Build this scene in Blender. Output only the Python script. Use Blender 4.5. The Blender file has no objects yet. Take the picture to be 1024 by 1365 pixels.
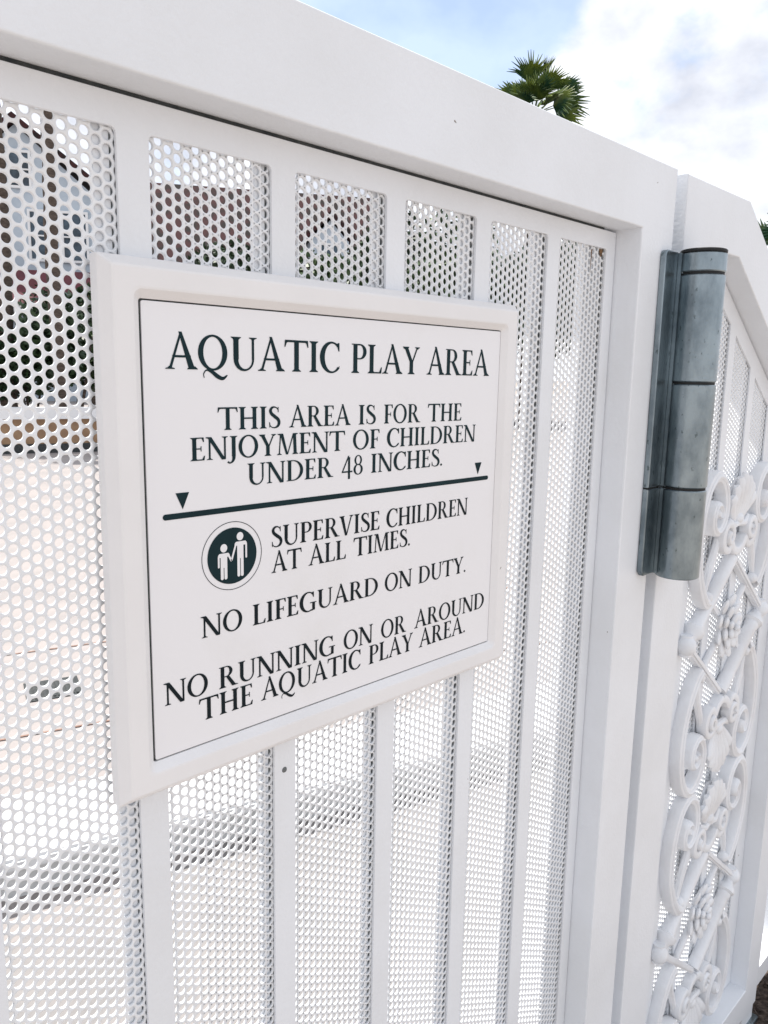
import bpy, bmesh, math, random
import numpy as np
from mathutils import Vector, Matrix
random.seed(7)
R = math.radians
ZC = 1.36                       # camera height; all z below are relative to the eye unless noted
scn = bpy.context.scene
COL = scn.collection

# ------------------------------------------------------------------ camera
YAW, PITCH, ROLL = 0.787880865, -0.171818423, 0.0192525140
def cam_axes():
    cy, sy = math.cos(YAW), math.sin(YAW); cp, sp = math.cos(PITCH), math.sin(PITCH)
    f = Vector((sy*cp, cy*cp, sp)); r = Vector((cy, -sy, 0)); u = r.cross(f)
    r2 = math.cos(ROLL)*r + math.sin(ROLL)*u
    u2 = -math.sin(ROLL)*r + math.cos(ROLL)*u
    return r2, u2, f
cr, cu, cf = cam_axes()
cd = bpy.data.cameras.new('camera'); cam = bpy.data.objects.new('camera', cd); COL.objects.link(cam)
cd.sensor_fit = 'VERTICAL'; cd.sensor_height = 36; cd.lens = 1044.69/1365*36
cd.clip_start = 0.02; cd.clip_end = 3000
cam.matrix_world = Matrix(((cr.x, cu.x, -cf.x, 0), (cr.y, cu.y, -cf.y, 0), (cr.z, cu.z, -cf.z, ZC), (0, 0, 0, 1)))
scn.camera = cam

# ------------------------------------------------------------------ light, sky, exposure
SUN_EL, SUN_AZ = R(70.5), R(-5)   # azimuth from +Y (behind the gate) towards +X
EXPOSURE = 0.99
def direction(az, el): return Vector((math.sin(az)*math.cos(el), math.cos(az)*math.cos(el), math.sin(el)))
sd = bpy.data.lights.new('sun', 'SUN'); sun = bpy.data.objects.new('sun', sd); COL.objects.link(sun)
sd.energy = 3.1; sd.angle = R(0.6); sd.color = (1.0, 0.95, 0.88)
sun.rotation_euler = (-direction(SUN_AZ, SUN_EL)).to_track_quat('-Z', 'Y').to_euler()
w = bpy.data.worlds.new('World'); scn.world = w; w.use_nodes = True
nt = w.node_tree; nt.nodes.clear()
def N(nt, t, **k):
    n = nt.nodes.new(t)
    for a, v in k.items():
        if a in n.inputs.keys() if hasattr(n, 'inputs') else False: n.inputs[a].default_value = v
        else: setattr(n, a, v)
    return n
L = lambda nt, a, b: nt.links.new(a, b)
sky = N(nt, 'ShaderNodeTexSky', sky_type='NISHITA', sun_disc=False, sun_elevation=SUN_EL, sun_rotation=SUN_AZ)
sky.air_density = 1.0; sky.dust_density = 1.2; sky.ozone_density = 3.0
tc = N(nt, 'ShaderNodeTexCoord')
mp = N(nt, 'ShaderNodeMapping'); mp.inputs['Scale'].default_value = (1, 1, 1.5); mp.inputs['Location'].default_value = (0.35, 0.1, 0.2)
L(nt, tc.outputs['Generated'], mp.inputs['Vector'])
n1 = N(nt, 'ShaderNodeTexNoise'); n1.inputs['Scale'].default_value = 5.5; n1.inputs['Detail'].default_value = 9; n1.inputs['Roughness'].default_value = 0.6; n1.inputs['Distortion'].default_value = 0.25
L(nt, mp.outputs[0], n1.inputs['Vector'])
dt = N(nt, 'ShaderNodeVectorMath', operation='DOT_PRODUCT')
L(nt, tc.outputs['Generated'], dt.inputs[0]); dt.inputs[1].default_value = direction(R(44), R(29))
clr = N(nt, 'ShaderNodeMapRange'); clr.inputs['From Min'].default_value = math.cos(R(15)); clr.inputs['From Max'].default_value = math.cos(R(11))
clr.inputs['To Min'].default_value = 0.26; clr.inputs['To Max'].default_value = -0.22
L(nt, dt.outputs['Value'], clr.inputs['Value'])
ad = N(nt, 'ShaderNodeMath', operation='ADD'); L(nt, n1.outputs[0], ad.inputs[0]); L(nt, clr.outputs[0], ad.inputs[1])
ramp = N(nt, 'ShaderNodeMapRange', interpolation_type='SMOOTHSTEP'); ramp.inputs['To Min'].default_value = 0.36; ramp.inputs['From Min'].default_value = 0.47; ramp.inputs['From Max'].default_value = 0.72
L(nt, ad.outputs[0], ramp.inputs['Value'])
n2 = N(nt, 'ShaderNodeTexNoise'); n2.inputs['Scale'].default_value = 8; n2.inputs['Detail'].default_value = 6
L(nt, mp.outputs[0], n2.inputs['Vector'])
n2r = N(nt, 'ShaderNodeMapRange'); n2r.inputs['From Min'].default_value = 0.36; n2r.inputs['From Max'].default_value = 0.58; L(nt, n2.outputs[0], n2r.inputs['Value'])
cc = N(nt, 'ShaderNodeMix', data_type='RGBA'); L(nt, n2r.outputs[0], cc.inputs['Factor'])
CL = 4.0
cc.inputs[6].default_value = (0.80*CL, 0.835*CL, 0.94*CL, 1); cc.inputs[7].default_value = (1.24*CL, 1.27*CL, 1.34*CL, 1)
mx = N(nt, 'ShaderNodeMix', data_type='RGBA'); L(nt, ramp.outputs[0], mx.inputs['Factor'])
L(nt, sky.outputs[0], mx.inputs[6]); L(nt, cc.outputs[2], mx.inputs[7])
bg = N(nt, 'ShaderNodeBackground'); bg.inputs['Strength'].default_value = 0.12; L(nt, mx.outputs[2], bg.inputs['Color'])
ow = N(nt, 'ShaderNodeOutputWorld'); L(nt, bg.outputs[0], ow.inputs['Surface'])
scn.view_settings.view_transform = 'Standard'; scn.view_settings.look = 'None'
scn.view_settings.exposure = EXPOSURE; scn.view_settings.gamma = 1
scn.render.engine = 'CYCLES'
scn.cycles.max_bounces = 10; scn.cycles.diffuse_bounces = 6; scn.cycles.glossy_bounces = 4

# ------------------------------------------------------------------ materials
def mat(name, base, rough=0.5, metal=0.0, var=None, scale=8, bump=0.0, bscale=150, specks=None, speck_scale=60, speck_th=0.03,
        streak=(1, 1, 1), spec=0.5, detail=5, hi=0.65, lo=0.4, speck_from=0.72, speck_mix=0.012):
    m = bpy.data.materials.new(name); m.use_nodes = True; t = m.node_tree
    b = t.nodes['Principled BSDF']; b.inputs['Roughness'].default_value = rough; b.inputs['Metallic'].default_value = metal
    b.inputs['Specular IOR Level'].default_value = spec
    tc = N(t, 'ShaderNodeTexCoord'); src = None
    mpn = N(t, 'ShaderNodeMapping'); mpn.inputs['Scale'].default_value = streak; L(t, tc.outputs['Object'], mpn.inputs[0])
    if var:
        n = N(t, 'ShaderNodeTexNoise'); n.inputs['Scale'].default_value = scale; n.inputs['Detail'].default_value = detail; n.inputs['Roughness'].default_value = 0.62
        L(t, mpn.outputs[0], n.inputs['Vector'])
        rg = N(t, 'ShaderNodeMapRange'); rg.inputs['From Min'].default_value = lo; rg.inputs['From Max'].default_value = hi
        L(t, n.outputs[0], rg.inputs['Value'])
        x = N(t, 'ShaderNodeMix', data_type='RGBA'); x.inputs[6].default_value = (*base, 1); x.inputs[7].default_value = (*var, 1)
        L(t, rg.outputs[0], x.inputs['Factor']); src = x.outputs[2]
    if specks:
        v = N(t, 'ShaderNodeTexVoronoi'); v.inputs['Scale'].default_value = speck_scale
        nz = N(t, 'ShaderNodeTexNoise'); nz.inputs['Scale'].default_value = speck_scale*3
        vm = N(t, 'ShaderNodeMix', data_type='RGBA'); vm.inputs['Factor'].default_value = speck_mix
        L(t, mpn.outputs[0], vm.inputs[6]); L(t, nz.outputs['Color'], vm.inputs[7]); L(t, mpn.outputs[0], nz.inputs['Vector'])
        L(t, vm.outputs[2], v.inputs['Vector'])
        # random cells only: size varies with the cell colour
        sx = N(t, 'ShaderNodeSeparateColor'); L(t, v.outputs['Color'], sx.inputs[0])
        th = N(t, 'ShaderNodeMapRange'); th.inputs['From Min'].default_value = speck_from; th.inputs['From Max'].default_value = 1.0
        th.inputs['To Min'].default_value = 0.0; th.inputs['To Max'].default_value = speck_th
        L(t, sx.outputs[0], th.inputs['Value'])
        sb = N(t, 'ShaderNodeMath', operation='SUBTRACT'); L(t, th.outputs[0], sb.inputs[0]); L(t, v.outputs['Distance'], sb.inputs[1])
        gr = N(t, 'ShaderNodeMapRange'); gr.inputs['From Min'].default_value = 0; gr.inputs['From Max'].default_value = speck_th*0.35+1e-4
        L(t, sb.outputs[0], gr.inputs['Value'])
        x2 = N(t, 'ShaderNodeMix', data_type='RGBA')
        if src: L(t, src, x2.inputs[6])
        else: x2.inputs[6].default_value = (*base, 1)
        x2.inputs[7].default_value = (*specks, 1); L(t, gr.outputs[0], x2.inputs['Factor']); src = x2.outputs[2]
    if src: L(t, src, b.inputs['Base Color'])
    else: b.inputs['Base Color'].default_value = (*base, 1)
    if bump:
        n = N(t, 'ShaderNodeTexNoise'); n.inputs['Scale'].default_value = bscale; n.inputs['Detail'].default_value = 3
        L(t, tc.outputs['Object'], n.inputs['Vector'])
        bp = N(t, 'ShaderNodeBump'); bp.inputs['Strength'].default_value = bump; bp.inputs['Distance'].default_value = 0.002
        L(t, n.outputs[0], bp.inputs['Height']); L(t, bp.outputs[0], b.inputs['Normal'])
    return m
M = dict(
    white=mat('white_paint', (0.775, 0.80, 0.835), 0.42, var=(0.73, 0.75, 0.775), scale=5, bump=0.20, bscale=220, specks=(0.20, 0.17, 0.14), speck_scale=30, speck_th=0.055, speck_from=0.62),
    sheet=mat('white_coated_sheet', (0.785, 0.805, 0.83), 0.45, var=(0.735, 0.75, 0.765), scale=6),
    cast=mat('white_cast_paint', (0.78, 0.80, 0.83), 0.5, var=(0.72, 0.725, 0.74), scale=14, bump=0.25, bscale=180, specks=(0.20, 0.10, 0.06), speck_scale=14, speck_th=0.035),
    signframe=mat('sign_frame_paint', (0.79, 0.785, 0.79), 0.5, var=(0.755, 0.748, 0.75), scale=6, bump=0.06, bscale=300, specks=(0.3, 0.28, 0.26), speck_scale=24, speck_th=0.03),
    signface=mat('sign_face_laminate', (0.80, 0.80, 0.82), 0.38, var=(0.745, 0.74, 0.735), scale=7, lo=0.55, hi=0.8, specks=(0.35, 0.33, 0.3), speck_scale=14, speck_th=0.02),
    ink=mat('dark_green_vinyl', (0.005, 0.021, 0.026), 0.6, var=(0.007, 0.027, 0.033), scale=30, spec=0.15),
    inkd=mat('near_black_green_vinyl', (0.004, 0.010, 0.014), 0.6, var=(0.005, 0.014, 0.018), scale=30, spec=0.15),
    gasket_shade=mat('dark_gasket_and_gap_shade', (0.020, 0.026, 0.030), 0.8, var=(0.05, 0.055, 0.055), scale=60),  # sign gasket colour, also the painted shade in gate and fence gaps
    shade_screw=mat('grey_gap_shade_and_screw', (0.06, 0.07, 0.072), 0.8, var=(0.16, 0.17, 0.17), scale=40),  # painted shade of the gap strips, also the screw head
    rust=mat('rust_stain', (0.20, 0.11, 0.05), 0.9, var=(0.06, 0.04, 0.03), scale=200),
    zinc=mat('galvanised_steel', (0.30, 0.355, 0.385), 0.30, 0.95, var=(0.17, 0.21, 0.235), scale=26, bump=0.12, bscale=300, specks=(0.12, 0.15, 0.16), speck_scale=170, speck_th=0.36, speck_from=0.5, speck_mix=0.004, streak=(1, 1, 0.55)),
    black=mat('black_rubber_and_seam_shade', (0.006, 0.007, 0.008), 0.7),
    deck=mat('pool_deck_concrete', (0.335, 0.305, 0.295), 0.85, var=(0.285, 0.265, 0.26), scale=3, bump=0.2, bscale=60),
    deckshade=mat('shaded_deck_grey', (0.265, 0.25, 0.245), 0.85, var=(0.20, 0.195, 0.195), scale=5, bump=0.2, bscale=60),
    joint=mat('deck_joint_sealant', (0.22, 0.13, 0.10), 0.9, var=(0.3, 0.2, 0.16), scale=20),
    pave=mat('pale_paving', (0.34, 0.30, 0.27), 0.85, var=(0.28, 0.25, 0.225), scale=2.5, bump=0.2, bscale=50),
    kerb=mat('white_concrete', (0.66, 0.67, 0.68), 0.8, var=(0.58, 0.59, 0.6), scale=6, bump=0.2, bscale=80),
    riser=mat('grey_concrete', (0.62, 0.63, 0.63), 0.85, var=(0.5, 0.51, 0.51), scale=8),
    mulch=mat('dark_mulch', (0.030, 0.020, 0.016), 0.95, var=(0.10, 0.075, 0.06), scale=90, bump=1.0, bscale=120, detail=3),
    iron=mat('dark_cast_iron', (0.02, 0.026, 0.028), 0.6, var=(0.05, 0.055, 0.055), scale=40),
    tan=mat('tan_stone', (0.36, 0.235, 0.14), 0.85, var=(0.28, 0.17, 0.10), scale=4, bump=0.3, bscale=30),
    clap=mat('pale_blue_clapboard', (0.46, 0.53, 0.60), 0.6, var=(0.40, 0.47, 0.54), scale=1.2),
    trim=mat('white_trim', (0.78, 0.79, 0.80), 0.5),
    roof=mat('maroon_shingle', (0.050, 0.013, 0.015), 0.9, var=(0.012, 0.008, 0.008), scale=1.4, bump=0.6, bscale=9, hi=.58, lo=.44),
    awning=mat('rose_awning_canvas', (0.13, 0.035, 0.045), 0.8, var=(0.09, 0.025, 0.033), scale=4),
    glass=mat('dark_window_glass', (0.012, 0.025, 0.04), 0.08, var=(0.06, 0.10, 0.14), scale=1.5),
    bark=mat('palm_bark', (0.060, 0.045, 0.036), 0.95, var=(0.11, 0.085, 0.07), scale=9, bump=0.8, bscale=20, streak=(1, 1, 3)),
    leaf=mat('dark_leaf', (0.014, 0.036, 0.014), 0.5, var=(0.03, 0.065, 0.02), scale=1.6),
    leaf2=mat('green_leaf', (0.022, 0.055, 0.016), 0.5, var=(0.05, 0.095, 0.022), scale=1.6),
    frond=mat('palm_frond', (0.022, 0.075, 0.038), 0.45, var=(0.17, 0.22, 0.03), scale=1.3),
    frondold=mat('old_palm_frond', (0.24, 0.15, 0.05), 0.7, var=(0.10, 0.10, 0.03), scale=1.5),
)

# ------------------------------------------------------------------ object helpers
def thing(name, label, cat, loc=(0, 0, 0), group=None, kind=None):
    o = bpy.data.objects.new(name, None); COL.objects.link(o)
    o.location = loc; o.empty_display_size = 0.1
    o['label'] = label; o['category'] = cat
    if group: o['group'] = group
    if kind: o['kind'] = kind
    return o
def world_loc(o):
    v = Vector((0, 0, 0))
    while o is not None: v += o.location; o = o.parent
    return v
def link(name, me, m, parent=None, smooth=False, loc=None):
    """mesh is given in world coordinates; it is shifted into its parent's frame (or to its own base)"""
    o = bpy.data.objects.new(name, me); COL.objects.link(o)
    if m and not me.materials: me.materials.append(m)
    if smooth: me.shade_smooth()
    if parent is not None:
        o.parent = parent; off = world_loc(parent)
    else: off = Vector(loc) if loc else Vector((0, 0, 0))
    if loc and parent is None: o.location = loc
    if off.length: me.transform(Matrix.Translation(-off))
    return o
def tag(o, label, cat, group=None):
    o['label'] = label; o['category'] = cat
    if group: o['group'] = group
    return o
class MB:
    """collects verts/faces; z given relative to the eye"""
    def __init__(s): s.v = []; s.f = []
    def add(s, vs, fs):
        b = len(s.v); s.v += [tuple(p) for p in vs]; s.f += [tuple(i+b for i in f) for f in fs]; return s
    def box(s, x0, x1, y0, y1, z0, z1):
        return s.add([(x0,y0,z0),(x1,y0,z0),(x1,y1,z0),(x0,y1,z0),(x0,y0,z1),(x1,y0,z1),(x1,y1,z1),(x0,y1,z1)],
                     [(0,3,2,1),(4,5,6,7),(0,1,5,4),(1,2,6,5),(2,3,7,6),(3,0,4,7)])
    def obox(s, c, ax, ay, h, z0):
        """oriented box: centre c=(x,y), half axes ax, ay (2-D vectors)"""
        q = [(c[0]+i*ax[0]+j*ay[0], c[1]+i*ax[1]+j*ay[1]) for i, j in ((-1,-1),(1,-1),(1,1),(-1,1))]
        return s.add([(*p, z0) for p in q]+[(*p, z0+h) for p in q], [(0,3,2,1),(4,5,6,7),(0,1,5,4),(1,2,6,5),(2,3,7,6),(3,0,4,7)])
    def sweep(s, pts, ra, rb=None, n=10, cap=True, up=None, sq=1.0):
        """tube along pts; ra = radius (or list), rb = radius across 'up' (or same)"""
        P = [Vector(p) for p in pts]; k = len(P)
        ra = ra if isinstance(ra, (list, tuple)) else [ra]*k
        rb = ra if rb is None else (rb if isinstance(rb, (list, tuple)) else [rb]*k)
        vs = []; U = Vector(up) if up else None
        for i in range(k):
            t = (P[min(i+1, k-1)]-P[max(i-1, 0)]).normalized()
            u = U if U else (Vector((0, 0, 1)) if abs(t.z) < 0.9 else Vector((1, 0, 0)))
            u = (u-t*u.dot(t)).normalized(); sd_ = t.cross(u)
            for j in range(n):
                a = 2*math.pi*(j+0.5)/n
                c_, s_ = math.cos(a), math.sin(a)
                vs.append(P[i]+sd_*(math.copysign(abs(c_)**sq, c_)*ra[i])+u*(math.copysign(abs(s_)**sq, s_)*rb[i]))
        fs = [(i*n+j, i*n+(j+1)%n, (i+1)*n+(j+1)%n, (i+1)*n+j) for i in range(k-1) for j in range(n)]
        if cap: fs += [tuple(range(n-1, -1, -1)), tuple((k-1)*n+j for j in range(n))]
        return s.add(vs, fs)
    def ball(s, c, rx, ry, rz, nu=14, nv=8, rot=None):
        vs = []; fs = []
        for i in range(nv+1):
            th = math.pi*i/nv
            for j in range(nu):
                a = 2*math.pi*j/nu
                p = Vector((rx*math.sin(th)*math.cos(a), ry*math.sin(th)*math.sin(a), rz*math.cos(th)))
                if rot is not None: p = rot @ p
                vs.append(Vector(c)+p)
        for i in range(nv):
            for j in range(nu): fs.append((i*nu+j, i*nu+(j+1)%nu, (i+1)*nu+(j+1)%nu, (i+1)*nu+j))
        return s.add(vs, fs)
    def build(s, name, m, parent=None, smooth=False, loc=None, bevel=0, fix=True):
        me = bpy.data.meshes.new(name)
        me.from_pydata([(x, y, z+ZC) for x, y, z in s.v], [], s.f)
        bm = bmesh.new(); bm.from_mesh(me)
        if fix:
            bmesh.ops.remove_doubles(bm, verts=bm.verts, dist=1e-6); bmesh.ops.recalc_face_normals(bm, faces=bm.faces)
        if bevel:
            bmesh.ops.bevel(bm, geom=[e for e in bm.edges if len(e.link_faces) == 2 and e.calc_face_angle(0) > 0.5], offset=bevel, segments=2, affect='EDGES', clamp_overlap=True)
        bm.to_mesh(me); bm.free(); me.update()
        return link(name, me, m, parent, smooth, loc)
def rrect(x0, x1, z0, z1, r, n=5):
    out = []
    for cx, cz, a0 in ((x1-r, z1-r, 0), (x0+r, z1-r, 90), (x0+r, z0+r, 180), (x1-r, z0+r, 270)):
        for i in range(n+1):
            a = R(a0+90*i/n); out.append((cx+r*math.cos(a), cz+r*math.sin(a)))
    return out
def plate(name, outlines, y0, y1, m, parent, bevel=0.0):
    """flat plate in the gate plane: first outline is the rim, the others are holes"""
    cu_ = bpy.data.curves.new('outline', 'CURVE'); cu_.dimensions = '2D'; cu_.fill_mode = 'BOTH'
    for k, o in enumerate(outlines):
        sp = cu_.splines.new('POLY'); sp.points.add(len(o)-1); sp.use_cyclic_u = True
        for p, q in zip(sp.points, o): p.co = (q[0], q[1], 0, 1)
    cu_.extrude = max((y1-y0)/2-bevel, 1e-5); cu_.bevel_depth = bevel; cu_.bevel_resolution = 2; cu_.offset = -bevel
    ob = bpy.data.objects.new('outline', cu_); COL.objects.link(ob)
    dg = bpy.context.evaluated_depsgraph_get()
    me = bpy.data.meshes.new_from_object(ob.evaluated_get(dg)); bpy.data.objects.remove(ob); bpy.data.curves.remove(cu_)
    me.name = name
    # curve plane (x, y, 0) -> (x, ymid, z); z axis of the curve -> -Y
    ym = (y0+y1)/2
    me.transform(Matrix(((1, 0, 0, 0), (0, 0, -1, ym), (0, 1, 0, ZC), (0, 0, 0, 1))))
    me.materials.clear(); me.shade_flat()
    return link(name, me, m, parent)

def perforated(name, x0, x1, z0, z1, y0, thick, m, parent, segs=lambda x: 12, keep=None):
    pv, ph, rad, ch = 0.00833, 0.00833*0.866, 0.0032, 0.00035
    groups = {}
    nc = int((x1-x0)/ph); nr = int((z1-z0)/pv)
    for c in range(nc+1):
        for r_ in range(nr+1):
            x = x0+c*ph; z = z1-(r_+(0.5 if c % 2 else 0))*pv
            if keep and not keep(x, z): continue
            groups.setdefault(segs(x), []).append((x, z))
    Vs = []; Fs = []; base = 0
    for sg, cs in groups.items():
        C = np.array(cs); a = np.arange(sg)*2*np.pi/sg
        ca, sa = np.cos(a), np.sin(a)
        hexr = (pv/2)/np.cos(((a+np.pi/6) % (np.pi/3))-np.pi/6)      # distance to the hexagon's edge
        # hexagon with flat sides facing up and down
        ah = (a+np.pi/2)
        rings = [(hexr, ah, 0), (np.full(sg, rad+ch), ah, 0), (np.full(sg, rad), ah, ch), (np.full(sg, rad), ah, thick), (hexr, ah, thick)]
        V = []
        for rr, aa, dy in rings:
            X = C[:, 0:1]+rr*np.cos(aa); Z = C[:, 1:2]+rr*np.sin(aa)
            V.append(np.stack([X, np.full_like(X, y0+dy), Z+ZC], -1))
        V = np.stack(V, 1)                                                    # cells, rings, sg, 3
        nC = len(C); idx = np.arange(nC*5*sg).reshape(nC, 5, sg)+base
        nx = np.roll(idx, -1, 2)
        F = np.stack([idx[:, :-1], nx[:, :-1], nx[:, 1:], idx[:, 1:]], -1).reshape(-1, 4)
        Vs.append(V.reshape(-1, 3)); Fs.append(F); base += nC*5*sg
    V = np.concatenate(Vs); F = np.concatenate(Fs)
    me = bpy.data.meshes.new(name)
    me.vertices.add(len(V)); me.vertices.foreach_set('co', V.astype(np.float32).ravel())
    me.loops.add(F.size); me.loops.foreach_set('vertex_index', F.astype(np.int32).ravel())
    me.polygons.add(len(F)); me.polygons.foreach_set('loop_start', np.arange(0, F.size, 4, dtype=np.int32))
    me.update(calc_edges=True)
    return link(name, me, m, parent)

# ------------------------------------------------------------------ setting: ground
GZ = -ZC
def sheet(name, quads, z, m, kind='structure'):
    b = MB()
    for q in quads: b.add([(x, y, z) for x, y in q], [tuple(range(len(q)))])
    o = b.build(name, m, fix=False); o['kind'] = kind; return o
sheet('ground', [[(-600, -600), (600, -600), (600, 900), (-600, 900)]], GZ-0.004, M['pave'])
sheet('pool_deck', [[(-30, 0.60), (60, 0.60), (60, 60), (-30, 60)]], GZ, M['deck'])
sheet('deck_shade_band', [[(-20, 0.602), (40, 0.602), (40, 1.60), (-20, 1.90)]], GZ+.004, M['deckshade'])  # darker deck colour painted in for the grey shade near the gate
sk = (math.cos(R(-17)), math.sin(R(-17))); sn = (-sk[1], sk[0])
def strip(cx, cy, half, wd): return [(cx-sk[0]*half-sn[0]*wd, cy-sk[1]*half-sn[1]*wd), (cx+sk[0]*half-sn[0]*wd, cy+sk[1]*half-sn[1]*wd),
                                     (cx+sk[0]*half+sn[0]*wd, cy+sk[1]*half+sn[1]*wd), (cx-sk[0]*half+sn[0]*wd, cy-sk[1]*half+sn[1]*wd)]
jq = [strip(1.45, 3.76, 3.0, 0.006), strip(1.1, 2.86, 3.0, 0.006)]
sheet('deck_joint', jq, GZ+0.004, M['joint'])
# ------------------------------------------------------------------ the gate
YG, YP, YS, YR = 0.4646, 0.4975, 0.5010, 0.5036
g = thing('perforated_gate', 'white metal gate of perforated sheet between narrow upright bars, carrying the rules sign', 'gate', (0.45, YG, 0))
GX0, GX1, GT, GB = -0.072, 0.9624, 0.2546, -1.300
IX0, IX1, IT, IB = 0.006, 0.8842, 0.1757, -1.236
rect = lambda x0, x1, z0, z1: [(x0, z0), (x1, z0), (x1, z1), (x0, z1)]
plate('outer_frame', [rect(GX0, GX1, GB, GT), rect(IX0, IX1, IB, IT)[::-1]], YG, YG+0.085, M['white'], g, bevel=0.0018)
slots = []
SL = []
OFF = (.038, .021, .018, .012, .011, .0135, .0135)
for k in range(7):
    xr = 0.8635-0.1222*k; xl = xr-0.0993
    SL.append((xl, xr))
    slots.append(rrect(xl, xr, -1.19, 0.1522, 0.0035, 3))
plate('bar_panel', [rect(IX0+0.0006, IX1-0.0011, IB+0.0006, 0.1728)]+slots, YP, YP+0.0032, M['white'], g, bevel=0.0006)
plate('rear_bar_panel', [rect(IX0+0.0006, IX1-0.0006, IB+0.0006, IT-0.0006)]+[rrect(a+0.001, b-OFF[k], -1.19, 0.166, 0.003, 3) for k, (a, b) in enumerate(SL)], YR, YR+0.0032, M['white'], g, bevel=0.0006)
perforated('perforated_sheet', 0.0100, 0.8800, -1.215, 0.168, YS, 0.0024, M['sheet'], g, segs=lambda x: 24 if x < 0.30 else (18 if x < 0.55 else 12))
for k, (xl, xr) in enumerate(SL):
    MB().box(xr-0.0022, xr+0.0006, YS+0.00245, YS+0.00258, -1.19, 0.152).build('gap_shade_strip', M['shade_screw'], g)  # dark strip painted in for the shaded cavity at each bar edge
MB().box(IX0+0.03, 0.857, YP+0.0010, YP+0.0030, 0.1729, 0.1754).build('top_gap_shade', M['gasket_shade'], g)  # dark strip painted in as the shade of the slit below the rail
# rust stain and drip in the corner of the last opening
b = MB()
b.add([(0.8515, YS-0.0002, 0.1515), (0.8605, YS-0.0002, 0.1515), (0.8585, YS-0.0002, 0.1435), (0.8545, YS-0.0002, 0.1425)], [(0, 1, 2, 3)])
b.add([(0.8345, YS-0.0002, 0.149), (0.8372, YS-0.0002, 0.149), (0.8362, YS-0.0002, 0.137), (0.8350, YS-0.0002, 0.120)], [(0, 1, 2, 3)])
b.build('rust_stain', M['rust'], g, fix=False)
b = MB(); b.ball((0.385, YP, -0.334), 0.0026, 0.0012, 0.0026, 10, 6); b.build('screw_head', M['shade_screw'], g, True)
for sx in (GX0+0.02, GX1-0.06):
    MB().box(sx, sx+0.04, YG+0.02, YG+0.06, GB-0.03, GB-0.0005).build('foot_stub', M['white'], g)

# ------------------------------------------------------------------ lettering
T_, t_ = 0.165, 0.06
def hq(a, b, y0, c, d, y1): return [(a, y0), (b, y0), (d, y1), (c, y1)]
def foot(xc, hw=0.165, s=T_/2, top=False):
    p = [(xc-hw, 0), (xc+hw, 0), (xc+hw-0.012, 0.028), (xc+s+0.035, 0.045), (xc+s, 0.085), (xc-s, 0.085), (xc-s-0.035, 0.045), (xc-hw+0.012, 0.028)]
    return [(x, 1-y) for x, y in p][::-1] if top else p
def stem(xc, s=T_/2, y0=0.0, y1=1.0): return hq(xc-s, xc+s, y0, xc-s, xc+s, y1)
def ring(cx, cy, ro, ri, a0=0, a1=360, n=36, ci=None):
    ci = ci or (cx, cy); out = []
    for i in range(n):
        q = []
        for a, c, r in ((a0+(a1-a0)*i/n, (cx, cy), ro), (a0+(a1-a0)*(i+1)/n, (cx, cy), ro), (a0+(a1-a0)*(i+1)/n, ci, ri), (a0+(a1-a0)*i/n, ci, ri)):
            q.append((c[0]+r[0]*math.cos(R(a)), c[1]+r[1]*math.sin(R(a))))
        out.append(q)
    return out
def catmull(P, n=8):
    P = [Vector(p) for p in P]; out = []
    for i in range(len(P)-1):
        p0, p1, p2, p3 = P[max(i-1, 0)], P[i], P[i+1], P[min(i+2, len(P)-1)]
        for j in range(n):
            t = j/n
            out.append(0.5*((2*p1)+(p2-p0)*t+(2*p0-5*p1+4*p2-p3)*t*t+(3*p1-p0-3*p2+p3)*t**3))
    out.append(P[-1]); return out
def stroke(P, n=8):
    """P: (x, y, width)"""
    C = catmull([Vector(p) for p in P], n); out = []; A = []
    for i, c in enumerate(C):
        d = (C[min(i+1, len(C)-1)]-C[max(i-1, 0)]); d = Vector((d.x, d.y)).normalized(); nrm = Vector((-d.y, d.x))
        A.append((Vector((c.x, c.y))+nrm*c.z/2, Vector((c.x, c.y))-nrm*c.z/2))
    for i in range(len(A)-1): out.append([tuple(A[i][0]), tuple(A[i+1][0]), tuple(A[i+1][1]), tuple(A[i][1])])
    return out
def arm(x0, x1, y, up, h=0.05, sl=0.17):
    """horizontal arm with a slanting beak at its end; up=+1 beak rises, -1 falls"""
    if up > 0: return [(x0, y), (x1, y), (x1+0.025, y+sl), (x1-0.012, y+sl), (x1-0.09, y+h), (x0, y+h)]
    return [(x0, y-h), (x1-0.09, y-h), (x1-0.03, y-sl), (x1+0.004, y-sl), (x1-0.01, y), (x0, y)]
OUT = [( .45, .5)]
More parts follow.
